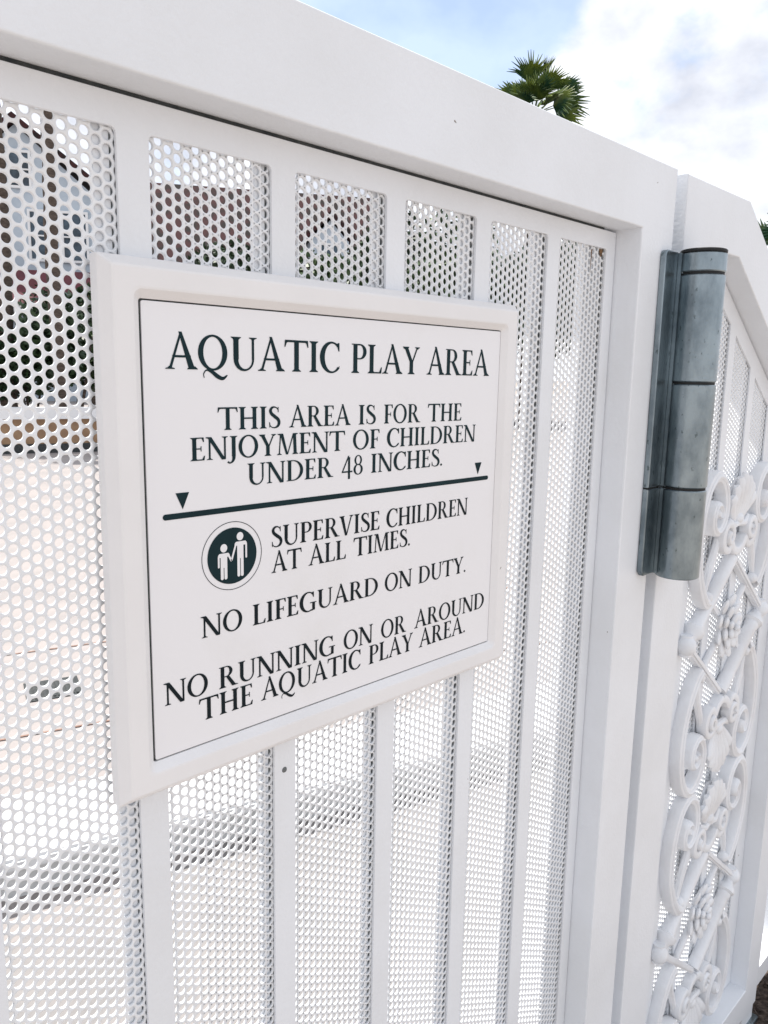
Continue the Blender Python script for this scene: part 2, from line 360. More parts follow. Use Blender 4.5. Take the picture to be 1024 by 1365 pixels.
def glyph(c):
    """polygons in layers (each layer is stacked a hair above the one before) and advance width"""
    s = T_/2
    if c == 'I': return [[stem(.2)], [foot(.2)], [foot(.2, top=True)]], .40
    if c == 'H': return [[stem(.2)], [foot(.2)], [foot(.2, top=True)], [stem(.74)], [foot(.74)], [foot(.74, top=True)], [hq(.2, .74, .465, .2, .74, .53)]], .94
    if c == 'T': return [[stem(.43)], [foot(.43)], [hq(.05, .81, .93, .02, .84, 1)], [[(-.0, .78), (.035, .78), (.075, .90), (.15, .96), (.02, 1.0)]], [[(.86, .78), (.825, .78), (.785, .90), (.71, .96), (.84, 1.0)]]], .86
    if c == 'L': return [[stem(.2)], [foot(.2, top=True)], [foot(.2)], [arm(.2, .62, 0, 1, sl=.22)]], .66
    if c == 'E': return [[stem(.2)], [foot(.2, top=True)], [foot(.2)], [arm(.2, .60, 0, 1, sl=.2)], [arm(.2, .59, 1, -1, sl=.2)], [hq(.2, .47, .485, .2, .47, .535)], [[(.45, .41), (.485, .39), (.485, .63), (.45, .61)]]], .66
    if c == 'F': return [[stem(.2)], [foot(.2, top=True)], [foot(.2)], [arm(.2, .58, 1, -1, sl=.2)], [hq(.2, .46, .46, .2, .46, .51)], [[(.44, .385), (.475, .365), (.475, .605), (.44, .585)]]], .60
    if c == 'A': return [[hq(.09, .168, 0, .415, .475, 1.03)], [hq(.66, .84, 0, .385, .475, 1.06)], [hq(.2, .72, .33, .2, .72, .395)], [foot(.13, .135, .03)], [foot(.76, .155, .085)]], .90
    if c == 'V': return [[hq(.34, .46, -.02, .06, .24, 1)], [hq(.39, .45, -.02, .68, .745, 1)], [foot(.15, .155, .085, True)], [foot(.71, .125, .03, True)]], .84
    if c == 'Y': return [[stem(.42, s, 0, .48)], [foot(.42)], [hq(.345, .495, .44, .07, .24, 1)], [hq(.435, .495, .44, .66, .725, 1)], [foot(.155, .15, .085, True)], [foot(.69, .12, .03, True)]], .82
    if c == 'N': return [[stem(.16, .038)], [foot(.16, .13, .03)], [stem(.80, .038)], [foot(.80, .13, .03, True)], [hq(.665, .83, -.02, .06, .235, 1)], [[(.0, 1), (.0, .965), (.1, .93), (.2, 1)]]], .94
    if c == 'M': return [[hq(.11, .165, 0, .17, .225, 1)], [foot(.14, .125, .03)], [hq(.46, .56, 0, .165, .325, 1)], [hq(.51, .56, 0, .80, .86, 1)], [hq(.84, .99, 0, .80, .95, 1)], [foot(.915, .15, .075)], [[(.05, 1), (.05, .965), (.15, .93), (.3, 1)]], [[(.82, 1), (.82, .95), (.95, .93), (1.04, .965), (1.04, 1)]]], 1.08
    if c == 'U': return [[stem(.2, s, .33, 1)], [foot(.2, top=True)], [stem(.74, .038, .33, 1)], [foot(.74, .13, .03, True)], ring(.4475, .335, (.325, .355), (.22, .29), 180, 360, 20, (.4880, .335))], .90
    if c == 'O': return [ring(.47, .5, (.44, .525), (.285, .462))], .94
    if c == 'Q': return [ring(.47, .5, (.44, .525), (.285, .462)), stroke([(.20, -.24, .02), (.185, -.12, .03), (.27, -.015, .045), (.42, -.05, .10), (.60, -.19, .125), (.76, -.25, .10), (.90, -.15, .03)])], .98
    if c == 'C': return [ring(.47, .5, (.44, .525), (.285, .462), 48, 318, 30, (.50, .5)), [[(.735, .99), (.78, .99), (.785, .71), (.745, .71), (.70, .86), (.62, .93)]], stroke([(.66, .07, .06), (.74, .14, .045), (.79, .21, .02)], 5)], .82
    if c == 'G': return [ring(.47, .5, (.44, .525), (.285, .462), 48, 300, 30, (.50, .5)), [[(.735, .99), (.78, .99), (.785, .71), (.745, .71), (.70, .86), (.62, .93)]], [hq(.70, .845, .03, .70, .845, .42)], [hq(.58, .92, .41, .58, .92, .455)], stroke([(.64, .03, .055), (.72, .05, .06), (.8, .09, .05)], 4)], .94
    if c == 'D': return [[stem(.2)], [hq(.05, .2, 0, .05, .2, .035)], [hq(.05, .2, .965, .05, .2, 1)], ring(.36, .5, (.52, .5), (.36, .452), -90, 90, 22), [hq(.2, .362, 0, .2, .362, .05)], [hq(.2, .362, .95, .2, .362, 1)]], .92
    if c == 'P': return [[stem(.2)], [foot(.2)], [hq(.05, .2, .965, .05, .2, 1)], ring(.38, .735, (.28, .265), (.14, .22), -90, 90, 16), [hq(.2, .382, .95, .2, .382, 1)], [hq(.28, .382, .47, .28, .382, .515)]], .68
    if c == 'R': return [[stem(.2)], [foot(.2)], [hq(.05, .2, .965, .05, .2, 1)], ring(.38, .745, (.27, .255), (.13, .212), -90, 90, 16), [hq(.2, .382, .955, .2, .382, 1)], [hq(.26, .382, .49, .26, .382, .533)], [hq(.63, .815, 0, .345, .495, .52)], [[(.62, 0), (.90, 0), (.90, .025), (.78, .06)]]], .88
    if c == 'S': return [stroke([(.50, .80, .035), (.46, .90, .045), (.35, .97, .06), (.22, .95, .10), (.14, .83, .13), (.18, .68, .145), (.33, .54, .155), (.49, .40, .15), (.54, .24, .135), (.48, .09, .11), (.34, .02, .06), (.20, .04, .045), (.10, .15, .035)], 6),
                         [[(.475, .965), (.515, .985), (.52, .73), (.485, .73)]], [[(.075, .28), (.11, .28), (.135, .08), (.085, .015)]]], .60
    if c == 'J': return [[stem(.24, s, .1, 1)], [foot(.24, top=True)], stroke([(.2425, .12, .155), (.235, -.02, .13), (.17, -.15, .09), (.06, -.20, .06), (-.02, -.14, .10)], 6)], .42
    if c == '4': return [[hq(.42, .55, -.2, .42, .55, .93)], [hq(.02, .10, .17, .42, .50, 1.0)], [hq(.02, .70, .14, .05, .70, .215)]], .74
    if c == '8': return [ring(.33, .74, (.245, .265), (.135, .215), 0, 360, 24), ring(.33, .26, (.30, .285), (.165, .235), 0, 360, 24)], .66
    if c == '.': return [[[(.12, -.01), (.20, .07), (.12, .15), (.04, .07)]]], .24
    return [], .3
FY = 0.48562          # plane of the sign face
GC = {}
def word_mesh(mb, word, x0, x1, z0, cap, y):
    pen = 0; lay = []
    for ch in word:
        if ch not in GC: GC[ch] = glyph(ch)
        ls, adv = GC[ch]
        for k, polys in enumerate(ls):
            for p in polys: lay.append((k, [(px+pen, py) for px, py in p]))
        pen += adv
    xs = [q[0] for _, p in lay for q in p]; a, b_ = min(xs), max(xs); sc = (x1-x0)/(b_-a)
    for k, p in lay:
        mb.add([(x0+(px-a)*sc, y-0.00002*k, z0+py*cap) for px, py in p], [tuple(range(len(p)))])
LINES = [
 (['AQUATIC', 'PLAY', 'AREA'], [.2756, .4334, .4462, .5296, .5391, .6317], .0020, .0238, 'ink'),
 (['THIS', 'AREA', 'IS', 'FOR', 'THE'], [.3163, .3729, .3811, .4464, .4554, .4757, .4856, .5325, .5426, .5912], -.0409, .0164, 'ink'),
 (['ENJOYMENT', 'OF', 'CHILDREN'], [.2934, .4402, .4492, .4805, .4898, .6141], -.0619, .0164, 'ink'),
 (['UNDER', '48', 'INCHES.'], [.3417, .4273, .4367, .4610, .4709, .5652], -.0831, .0164, 'ink'),
 (['SUPERVISE', 'CHILDREN'], [.3640, .4825, .4911, .6061], -.1344, .0167, 'inkd'),
 (['AT', 'ALL', 'TIMES.'], [.3634, .3939, .4010, .4425, .4513, .5230], -.1549, .0165, 'inkd'),
 (['NO', 'LIFEGUARD', 'ON', 'DUTY.'], [.2988, .3354, .3452, .4818, .4907, .5268, .5361, .6066], -.1939, .0165, 'inkd'),
 (['NO', 'RUNNING', 'ON', 'OR', 'AROUND'], [.2672, .3038, .3135, .4309, .4411, .4766, .4871, .5206, .5317, .6389], -.2376, .0170, 'inkd'),
 (['THE', 'AQUATIC', 'PLAY', 'AREA.'], [.2957, .3444, .3525, .4617, .4719, .5304, .5389, .6095], -.2583, .0175, 'inkd')]

# ------------------------------------------------------------------ the sign
sg = thing('rules_sign', 'white framed sign headed AQUATIC PLAY AREA with dark green rules lettering', 'sign', (0.4535, YP, 0.885+ZC-1.0))
fx0, fx1, fz0, fz1 = .2385, .6678, -.2966, .0660
loops = []
def add_loop(ins, rad, y): loops.append([(x, y, z) for x, z in rrect(fx0+ins, fx1-ins, fz0+ins, fz1-ins, rad, 6)])
add_loop(-.0071, .0012, YP-0.0004); add_loop(-.0071, .0012, .4885); add_loop(-.0066, .0014, .4876)
add_loop(-.0010, .0018, .4807); add_loop(.0006, .0020, .48005); add_loop(.0119, .0055, .48); add_loop(.0133, .0062, .4803)
add_loop(.0190, .0020, .4855); add_loop(.0192, .0020, .4925)
b = MB(); n_ = len(loops[0])
b.add([p for l in loops for p in l], [(k*n_+j, k*n_+(j+1) % n_, (k+1)*n_+(j+1) % n_, (k+1)*n_+j) for k in range(len(loops)-1) for j in range(n_)])
b.add(loops[-1], [tuple(range(n_))])
b.build('frame', M['signframe'], sg)
ix0, ix1, iz0, iz1 = fx0+.0192, fx1-.0192, fz0+.0192, fz1-.0192
plate('groove_gasket', [rrect(ix0+.0001, ix1-.0001, iz0+.0001, iz1-.0001, .0018, 4)], .4868, .4922, M['gasket_shade'], sg)
plate('sign_face', [rrect(ix0+.0017, ix1-.00035, iz0+.0008, iz1-.0009, .0016, 4)], FY, .4919, M['signface'], sg, bevel=0.0003)
TY = FY-0.00025
for ws, xs, zb, cap, mk in LINES:
    b = MB()
    for k, wd in enumerate(ws): word_mesh(b, wd, xs[2*k], xs[2*k+1], zb, cap, TY)
    b.build('text_line', M[mk], sg, fix=False)
b = MB()
cap_l, cap_r, zc_, hh = .2706+.002, .6372-.002, -.0999, .0021
b.add([(cap_l+hh*math.cos(R(a)), TY, zc_+hh*math.sin(R(a))) for a in range(90, 271, 15)]+[(cap_r+hh*math.cos(R(a)), TY, zc_+hh*math.sin(R(a))) for a in range(-90, 91, 15)], [tuple(range(26))])
b.build('divider_bar', M['ink'], sg, fix=False)
for cx in (.2863, .6202):
    MB().add([(cx-.0054, TY, -.0836), (cx, TY, -.0955), (cx+.0054, TY, -.0836)], [(0, 1, 2)]).build('triangle_mark', M['ink'], sg, fix=False)
# pictogram
pc, pz = .3274, -.1353
b = MB()
for q in ring(pc, pz, (.0268, .0262), (.0263, .0257), 0, 360, 64): b.add([(x, TY, z) for x, z in q], [(0, 1, 2, 3)])
pic = b.build('pictogram', M['inkd'], sg, fix=False)
MB().add([(pc+.0219*math.cos(R(a)), TY, pz+.0215*math.sin(R(a))) for a in range(0, 360, 6)], [tuple(range(60))]).build('pictogram_disc', M['ink'], pic, fix=False)
def figure(hx, hz, hr, shz, sl, sr, tl, tr, cz, fz, armz, hand, side):
    b = MB(); y = TY-0.0002
    b.add([(hx+hr*math.cos(R(a)), y, hz+hr*1.06*math.sin(R(a))) for a in range(0, 360, 15)], [tuple(range(24))])
    def pill(p, q, wd, k):
        p, q = Vector(p), Vector(q); d = (q-p).normalized(); nn = Vector((-d.y, d.x)); a0 = math.atan2(nn.y, nn.x)
        pts = [p+Vector((math.cos(a0+R(a)), math.sin(a0+R(a))))*wd/2 for a in range(0, 181, 20)]+[q+Vector((math.cos(a0+R(a)), math.sin(a0+R(a))))*wd/2 for a in range(180, 361, 20)]
        b.add([(v.x, y-0.00002*k, v.y) for v in pts], [tuple(range(len(pts)))])
    aw = .00155; lw = (tr-tl)/2-.0003
    pill((tl+lw/2, shz-.002), (tl+lw/2, fz+lw/2), lw, 1); pill((tr-lw/2, shz-.002), (tr-lw/2, fz+lw/2), lw, 2)
    r_ = .0016
    body = [(tl, cz), (tr, cz), (tr, shz-.003), (sr, shz-.003), (sr-.0003, shz-.0012), (sr-.0014, shz), (sl+.0014, shz), (sl+.0003, shz-.0012), (sl, shz-.003), (tl, shz-.003)]
    b.add([(x, y-0.00006, z) for x, z in body], [tuple(range(len(body)))])
    if side > 0: pill((sr-aw/2, shz-.0026), (sr-aw/2, armz), aw, 4); pill((sl+.0012, shz-.0018), hand, aw, 5)
    else: pill((sl+aw/2, shz-.0026), (sl+aw/2, armz), aw, 4); pill((sr-.0012, shz-.0018), hand, aw, 5)
    b.build('pictogram_figure', M['signface'], pic, fix=False)
figure(.3341, -.1211, .0030, -.1250, .3290, .3403, .3314, .3370, -.1381, -.1522, -.1377, (.3263, -.1384), 1)
figure(.3196, -.1284, .0030, -.1323, .3142, .3248, .3166, .3224, -.1433, -.1525, -.1422, (.3259, -.1386), -1)

# ------------------------------------------------------------------ the hinge
hg = thing('barrel_hinge', 'grey galvanised barrel hinge with black seams joining gate and fence post', 'hinge', (0.9865, 0.435, ZC-0.05))
hx, hy, hr = .9865, .4350, .0277
def knuckle(z0, z1, r=hr, name='knuckle', m='zinc', n=40, bev=.0012):
    b = MB(); prof = [(r-bev, z0), (r, z0+bev), (r, z1-bev), (r-bev, z1)]
    vs = [(hx+q*math.cos(2*math.pi*j/n), hy+q*math.sin(2*math.pi*j/n), z) for q, z in prof for j in range(n)]
    fs = [(i*n+j, i*n+(j+1) % n, (i+1)*n+(j+1) % n, (i+1)*n+j) for i in range(3) for j in range(n)]+[tuple(range(n-1, -1, -1)), tuple(3*n+j for j in range(n))]
    b.add(vs, fs); return b.build(name, M[m], hg, smooth=False)
def smooth_by_angle(o):
    o.data.shade_smooth(); o.data.set_sharp_from_angle(angle=R(20))
zs = [(.1325, .1550), (.0000, .1290), (-.1328, -.0034), (-.2520, -.1362)]
for z0, z1 in zs: smooth_by_angle(knuckle(z0, z1))
smooth_by_angle(knuckle(.1552, .1595, hr-.0002, 'top_cap', 'black', bev=.001))
smooth_by_angle(knuckle(-.2495, .1545, hr-.0016, 'pin_sleeve', 'black'))
def leaf(z0, z1, name='leaf', rtop=0.0):
    n = 6; o = []
    x0, x1 = .9320, .9640
    if rtop: o = [(x0, z0), (x1, z0), (x1, z1)]+[(x0+rtop-rtop*math.sin(R(90*i/n)), z1-rtop+rtop*math.cos(R(90*i/n))) for i in range(n+1)]
    else: o = [(x0+.006, z0), (x1, z0), (x1, z1), (x0, z1), (x0, z0+.006)]
    plate(name, [o], YG-.0078, YG-.0002, M['zinc'], hg, bevel=.0012)
leaf(-.1333, .1570, rtop=.007); leaf(-.2490, -.1357)
MB().box(.9332, .9625, YG-.0066, YG-.0002, -.1358, -.1332).build('seam_shade', M['black'], hg)  # black backing painted in for the dark depth of the leaf seam
MB().box(.9642, .9668, YG-.0125, YG-.0002, -.1333, .1560).build('leaf_lip', M['zinc'], hg, bevel=.0008)
MB().box(.9642, .9668, YG-.0125, YG-.0002, -.2490, -.1357).build('leaf_lip', M['zinc'], hg, bevel=.0008)
def strap(z0, z1):      # folds the leaf round to the barrel
    pts = [(.9660, YG-.0080), (.9672, YG-.0125), (.9655, YG-.0175), (hx-hr*math.cos(R(35))+.001, hy+hr*math.sin(R(35)))]
    b = MB(); pr = [(x, y) for x, y in pts]+[(x+.007, y+.003) for x, y in pts[::-1]]
    k = len(pr); b.add([(x, y, z0) for x, y in pr]+[(x, y, z1) for x, y in pr], [(i, (i+1) % k, k+(i+1) % k, k+i) for i in range(k)]+[tuple(range(k-1, -1, -1)), tuple(range(k, 2*k))])
    b.build('leaf_fold', M['zinc'], hg)
strap(.1315, .1545); strap(-.1333, -.0028); strap(-.2490, -.1357)
MB().box(.9935, 1.030, YG-.0068, YG-.0002, -.249, .150).build('post_leaf', M['zinc'], hg, bevel=.001)

# ------------------------------------------------------------------ the raked fence panel
fn = thing('ornamental_fence_panel', 'white fence panel with sloping top and cast scrollwork beside the hinge', 'fence', (1.3, YG, 0))
FB = -1.305
FXL, FXR = .9925, 1.6240
rake_o = lambda x: .2546-.66*(x-1.1932)
rake_i = lambda x: .1752-.66*(x-1.1706)
outer = [(FXL, FB), (FXR, FB), (FXR, rake_o(FXR)), (1.1932, .2546), (FXL, .2546)]
inner = [(1.0800, -1.2390), (1.5560, -1.2390), (1.5560, rake_i(1.556)), (1.1706, .1752), (1.0800, .1752)]
plate('outer_frame', [outer, inner[::-1]], YG, YG+.085, M['white'], fn, bevel=.0018)
rake_p = lambda x: .0865-.66*(x-1.2490)
fsl = []
def fslot(a, b_, dz=0.0):
    zt = lambda x: min(rake_p(x), .1520)+dz
    pts = [(a, -1.19), (b_, -1.19), (b_, zt(b_))]
    xk = 1.2490-(.1520-.0865)/.66
    if a < xk < b_: pts.append((xk, .1520+dz))
    pts.append((a, zt(a))); return pts
FS = [(1.1010, 1.1490), (1.1720, 1.2470), (1.2700, 1.3430), (1.3650, 1.4380), (1.4600, 1.5110)]
pl_rim = [(1.0806, -1.2384), (1.5554, -1.2384), (1.5554, rake_i(1.556)-.003), (1.1706, .1728), (1.0806, .1728)]
plate('bar_panel', [pl_rim]+[fslot(*q) for q in FS], YP, YP+.0032, M['white'], fn, bevel=.0006)
plate('rear_bar_panel', [pl_rim]+[fslot(q[0]+.001, q[1]-.015, .005) for q in FS], YR, YR+.0032, M['white'], fn, bevel=.0006)
perforated('perforated_sheet', 1.0860, 1.5500, -1.215, .165, YS, .0024, M['sheet'], fn, keep=lambda x, z: z < min(.165, rake_i(x)-.014))
for a, b_ in ((FXL+.001, 1.075), (1.562, FXR-.001)):
    MB().box(a, b_, YG+.004, YG+.081, GZ+.0005, FB-.0006).build('post_foot', M['white'], fn)
MB().box(.9690, .9923, YG+.035, YG+.050, -1.25, .215).build('gap_light_block', M['white'], fn)  # added strip that blocks light from behind and darkens the gap
MB().box(1.552, 1.636, YG-.006, YG+.09, GZ+.0003, GZ+.016).build('base_shoe', M['zinc'], fn, bevel=.002)

for a, b_ in FS: MB().box(b_-.0016, b_+.0006, YS+.00245, YS+.00258, -1.19, rake_p(b_) if b_ > 1.16 else .15).build('gap_shade_strip', M['gasket_shade'], fn)  # same painted cavity shade along the fence openings
# cast scrollwork: one unit is mirrored in height and repeated down the panel
AX, V0, PER, YW = 1.3190, -.4060, .5405, .4905
sw = MB()   # root part: the straight members
subs = []
def unit(vc, half=(True, True)):
    P3 = lambda u, v, dy=0: (AX+u, YW+dy, vc+v)
    m = MB()
    def tube(p, q, r): m.sweep([P3(*p), P3(*q)], r, n=12)
    def lerp(p, q, t): return (p[0]+(q[0]-p[0])*t, p[1]+(q[1]-p[1])*t)
    Ln, Rn, Tn, Bn = (-.153, 0), (.153, 0), (0, .121), (0, -.121)
    # round members with cups at the ball ends
    for a, b_ in ((Ln, Tn), (Rn, Bn)):
        m.sweep([P3(*lerp(a, b_, t)) for t in (.02, .1, .13, .17, .19, .22, .24, .98)], [.0085, .0110, .0170, .0180, .0130, .0135, .0116, .0116], n=14)
        a2, b2 = ((-.155, -.008), (-.09, -.058)) if a == Ln else ((.155, .008), (.09, .058))
    # flat square bars
    for a, b_ in ((Tn, Rn), (Ln, Bn)):
        m.sweep([P3(*lerp(a, b_, t)) for t in (.04, .96)], .0082, .0075, n=4, up=(0, 1, 0))
        m.sweep([P3(*lerp(a, b_, t), -.004) for t in (.06, .94)], .0035, .006, n=4, up=(0, 1, 0))
    # inner cross through the rosette
    h1, h2 = lerp(Ln, Tn, .5), lerp(Rn, Bn, .5); m.sweep([P3(*h1, .002), P3(*h2, .002)], .0055, .005, n=4, up=(0, 1, 0))
    h3, h4 = lerp(Tn, Rn, .5), lerp(Ln, Bn, .5); m.sweep([P3(*h3, .002), P3(*h4, .002)], .0058, n=10)
    members.append(m)
    for u in (-.153, .153):
        bl = MB(); bl.ball(P3(u, 0, -.002), .0150, .0150, .0160, 18, 12)
        bl.sweep([P3(u*.99, 0.017), P3(u*.99, -.017)], .010, n=12)
        balls.append(bl)
    # rosette
    r_ = MB()
    for lay, (npet, rad, sz, dy, ph) in enumerate(((9, .032, .0150, -.003, 0), (8, .021, .0125, -.009, .35), (5, .010, .0090, -.014, .2))):
        for k in range(npet):
            a = 2*math.pi*k/npet+ph; c = P3(rad*math.cos(a), rad*1.18*math.sin(a), dy)
            r_.ball(c, sz*1.30, .0050, sz*.80, 12, 8, Matrix.Rotation(-a, 3, 'Y') @ Matrix.Rotation(-.35, 3, 'Z'))
    r_.ball(P3(0, 0, 0), .030, .010, .034, 14, 8); r_.ball(P3(0, 0, -.021), .006, .005, .006, 10, 6)
    rosettes.append(r_)
    for s in (1, -1):
        if not half[0 if s > 0 else 1]: continue
        # palmette
        p = MB()
        for k in range(-3, 4):
            a = R(15*k); ln = .080-.0035*abs(k)**1.5
            b0 = (0.004*k, .182); tip = (b0[0]+ln*math.sin(a)*.72, .182+ln*math.cos(a))
            mid = (b0[0]+ln*.62*math.sin(a)*.80, .182+ln*.6*math.cos(a))
            p.sweep([P3(b0[0], s*b0[1], 0), P3(mid[0], s*mid[1], -.009+.0012*abs(k)), P3(lerp(mid, tip, .7)[0], s*lerp(mid, tip, .7)[1], -.0105), P3(lerp(mid, tip, .93)[0], s*lerp(mid, tip, .93)[1], -.0095), P3(tip[0], s*tip[1], -.005)], [.0046, .0102, .0108, .0084, .0014], [.006, .0065, .006, .005, .001], n=10, up=(0, 1, 0))
        p.ball(P3(0, s*.215, .001), .034, .006, .040, 14, 8)
        p.ball(P3(0, s*.186, -.004), .013, .009, .010, 12, 8)
        palmettes.append(p)
        for q in (1, -1):
            # small volutes under the palmette
            sp = [(0, .130), (.018, .137), (.030, .150)]
            c0 = (.046, .163)
            for k in range(15): 
                a = R(-105+38*k); rr = .0235*(1-k/17.5); sp.append((c0[0]+rr*math.cos(a)*1.0, c0[1]+rr*math.sin(a)*1.1))
            cs = catmull([Vector((x, y, 0)) for x, y in sp], 4); nn = len(cs)
            v_ = MB(); v_.sweep([P3(q*c.x, s*c.y, -.002-.006*i/nn) for i, c in enumerate(cs)], [.0078-.0036*i/nn for i in range(nn)], [.0095]*nn, n=12, up=(0, 1, 0), sq=.55)
            v_.ball(P3(q*cs[-1].x, s*cs[-1].y, -.007), .006, .006, .006, 10, 6)
            v_.sweep([P3(0, s*.178, -.004), P3(q*.022, s*.176, -.006), P3(q*.040, s*.187, -.004)], [.006, .006, .004], n=8)
            volutes.append(v_)
            # large C-scroll
            sp = [(.098, .058), (.112, .064), (.132, .092), (.1475, .130), (.1525, .170), (.1475, .212), (.132, .246), (.108, .263), (.084, .256), (.0675, .234), (.0640, .205), (.0750, .182), (.0930, .174), (.1090, .183), (.1140, .202), (.1070, .2175), (.0950, .2165), (.0895, .2060), (.0950, .1975)]
            cs = catmull([Vector((x, y, 0)) for x, y in sp], 5); nn = len(cs)
            wv = [(.0100 if i < nn*.12 else .0096-.0048*max(0, i/nn-.4)/.6) for i in range(nn)]
            c_ = MB(); c_.sweep([P3(q*c.x, s*c.y, -.001-.007*max(0, i/nn-.5)) for i, c in enumerate(cs)], wv, [.0112]*nn, n=12, up=(0, 1, 0), sq=.55)
            c_.sweep([P3(q*c.x, s*c.y, -.0112-.007*max(0, i/nn-.5)) for i, c in enumerate(cs)], [x*.42 for x in wv], [.003]*nn, n=6, up=(0, 1, 0))
            c_.ball(P3(q*.0985, s*.2045, -.008), .0062, .0075, .0068, 12, 8)
            c_.ball(P3(q*.094, s*.067, -.003), .0095, .0095, .0095, 12, 8)
            c_.sweep([P3(q*.100, s*.075), P3(q*.088, s*.112), P3(q*.070, s*.150), P3(q*.062, s*.178)], [.004, .0062, .0062, .004], n=8)
            scrolls.append(c_)
members, balls, rosettes, palmettes, volutes, scrolls = [], [], [], [], [], []
unit(V0, (True, True)); unit(V0-PER, (True, True)); unit(V0-2*PER+.0, (True, False))
def auto_smooth(o, ang=38):
    o.data.shade_smooth(); o.data.set_sharp_from_angle(angle=R(ang))
scr = []
for m_ in members[:2]:
    o = m_.build('scrollwork', M['cast'], fn); auto_smooth(o); scr.append(o)
for nm, lst in (('ball_boss', balls[:4]), ('rosette', rosettes[:2]), ('palmette', palmettes), ('volute', volutes), ('scroll', scrolls)):
    for m_ in lst:
        if min(v[2] for v in m_.v) < -1.236: continue
        zc = sum(v[2] for v in m_.v)/len(m_.v)
        auto_smooth(m_.build(nm, M['cast'], scr[0] if zc > V0-PER/2 else scr[1]))

# ------------------------------------------------------------------ lower fence running on to the right
lf = thing('low_fence_panel', 'lower white fence running on from the sloping panel, open above its bottom rail', 'fence', (2.2, YG, 0))
MB().box(FXR+.0008, 3.10, YG+.001, YG+.06, -1.272, -1.224).build('bottom_rail', M['white'], lf, bevel=.002)
MB().box(FXR+.0008, 3.10, YG+.001, YG+.06, -.105, -.035).build('top_rail', M['white'], lf, bevel=.002)
MB().box(3.101, 3.18, YG, YG+.08, GZ+.0005, -.020).build('post', M['white'], lf, bevel=.002)
for k in range(12):
    x = 1.74+.115*k
    MB().box(x, x+.018, YG+.02, YG+.038, -1.2235, -.1055).build('picket', M['white'], lf)
# mulch strip under the fence line
sheet('planting_strip', [[(1.50, .25), (6.0, .25), (6.0, .575), (1.50, .575)]], GZ+.004, M['mulch'])
b = MB()
for i in range(900):
    x, y = random.uniform(1.60, 2.6), random.uniform(.27, .56); a = random.uniform(0, 3.14); l_, w_ = random.uniform(.006, .02), random.uniform(.002, .005)
    dx, dy = math.cos(a)*l_, math.sin(a)*l_; nx, ny = -math.sin(a)*w_, math.cos(a)*w_; z = GZ+.005+random.uniform(0, .006)
    b.add([(x-dx-nx, y-dy-ny, z), (x+dx-nx, y+dy-ny, z+random.uniform(-.002, .006)), (x+dx+nx, y+dy+ny, z+.001), (x-dx+nx, y-dy+ny, z+.002), (x, y, z+.006)], [(0, 1, 4), (1, 2, 4), (2, 3, 4), (3, 0, 4)])
o = b.build('bark_chips', M['mulch'], fix=False); o['kind'] = 'stuff'; tag(o, 'dark bark chips scattered under the low fence', 'mulch')

# ------------------------------------------------------------------ pool deck beyond the gate
kc = (1.05, 1.98)
o = thing('concrete_step', 'low white concrete step crossing the pool deck behind the gate', 'step', (kc[0], kc[1], 0))
b = MB(); b.obox(kc, (sk[0]*2.55, sk[1]*2.55), (sn[0]*.135, sn[1]*.135), .095, GZ+.0005); b.build('riser', M['riser'], o)
b = MB(); b.obox(kc, (sk[0]*2.6, sk[1]*2.6), (sn[0]*.175, sn[1]*.175), .035, GZ+.096); b.build('tread', M['kerb'], o, bevel=.008)
gr = thing('drain_grate', 'small square dark iron drain grate in the pale pool deck', 'drain', (1.27, 3.26, 0))
b = MB(); b.obox((1.27, 3.26), (sk[0]*.11, sk[1]*.11), (sn[0]*.11, sn[1]*.11), .004, GZ+.0005); b.build('rim', M['iron'], gr)
b = MB()
for k in range(-5, 6): b.obox((1.27+sk[0]*.018*k, 3.26+sk[1]*.018*k), (sk[0]*.005, sk[1]*.005), (sn[0]*.095, sn[1]*.095), .004, GZ+.0048)
b.build('bars', M['iron'], gr)
# curved raised planter
pw = thing('raised_planter', 'long curved tan stone planter wall with white coping at the far deck edge', 'planter', (7.0, 12.5, 0))
def arcwall(name, r0, r1, z0, z1, m, a0=20, a1=160, n=48, c=(9.5, 19.5)):
    b = MB(); vs = []
    for i in range(n+1):
        a = R(180+a0+(a1-a0)*i/n)
        for r_ in (r0, r1):
            for z in (z0, z1): vs.append((c[0]+r_*math.cos(a)*1.5, c[1]+r_*math.sin(a), z))
    fs = []
    for i in range(n):
        k = 4*i; fs += [(k+2, k+6, k+7, k+3), (k, k+1, k+5, k+4), (k+1, k+3, k+7, k+5), (k, k+4, k+6, k+2)]
    fs += [(0, 2, 3, 1), (4*n, 4*n+1, 4*n+3, 4*n+2)]
    b.add(vs, fs); return b.build(name, m, pw)
arcwall('plinth', 6.9, 7.04, GZ+.0005, GZ+.15, M['iron'])
arcwall('stone_face', 6.9, 7.0, GZ+.151, -.80, M['tan'])
arcwall('coping', 6.72, 7.10, -.799, -.62, M['trim'])

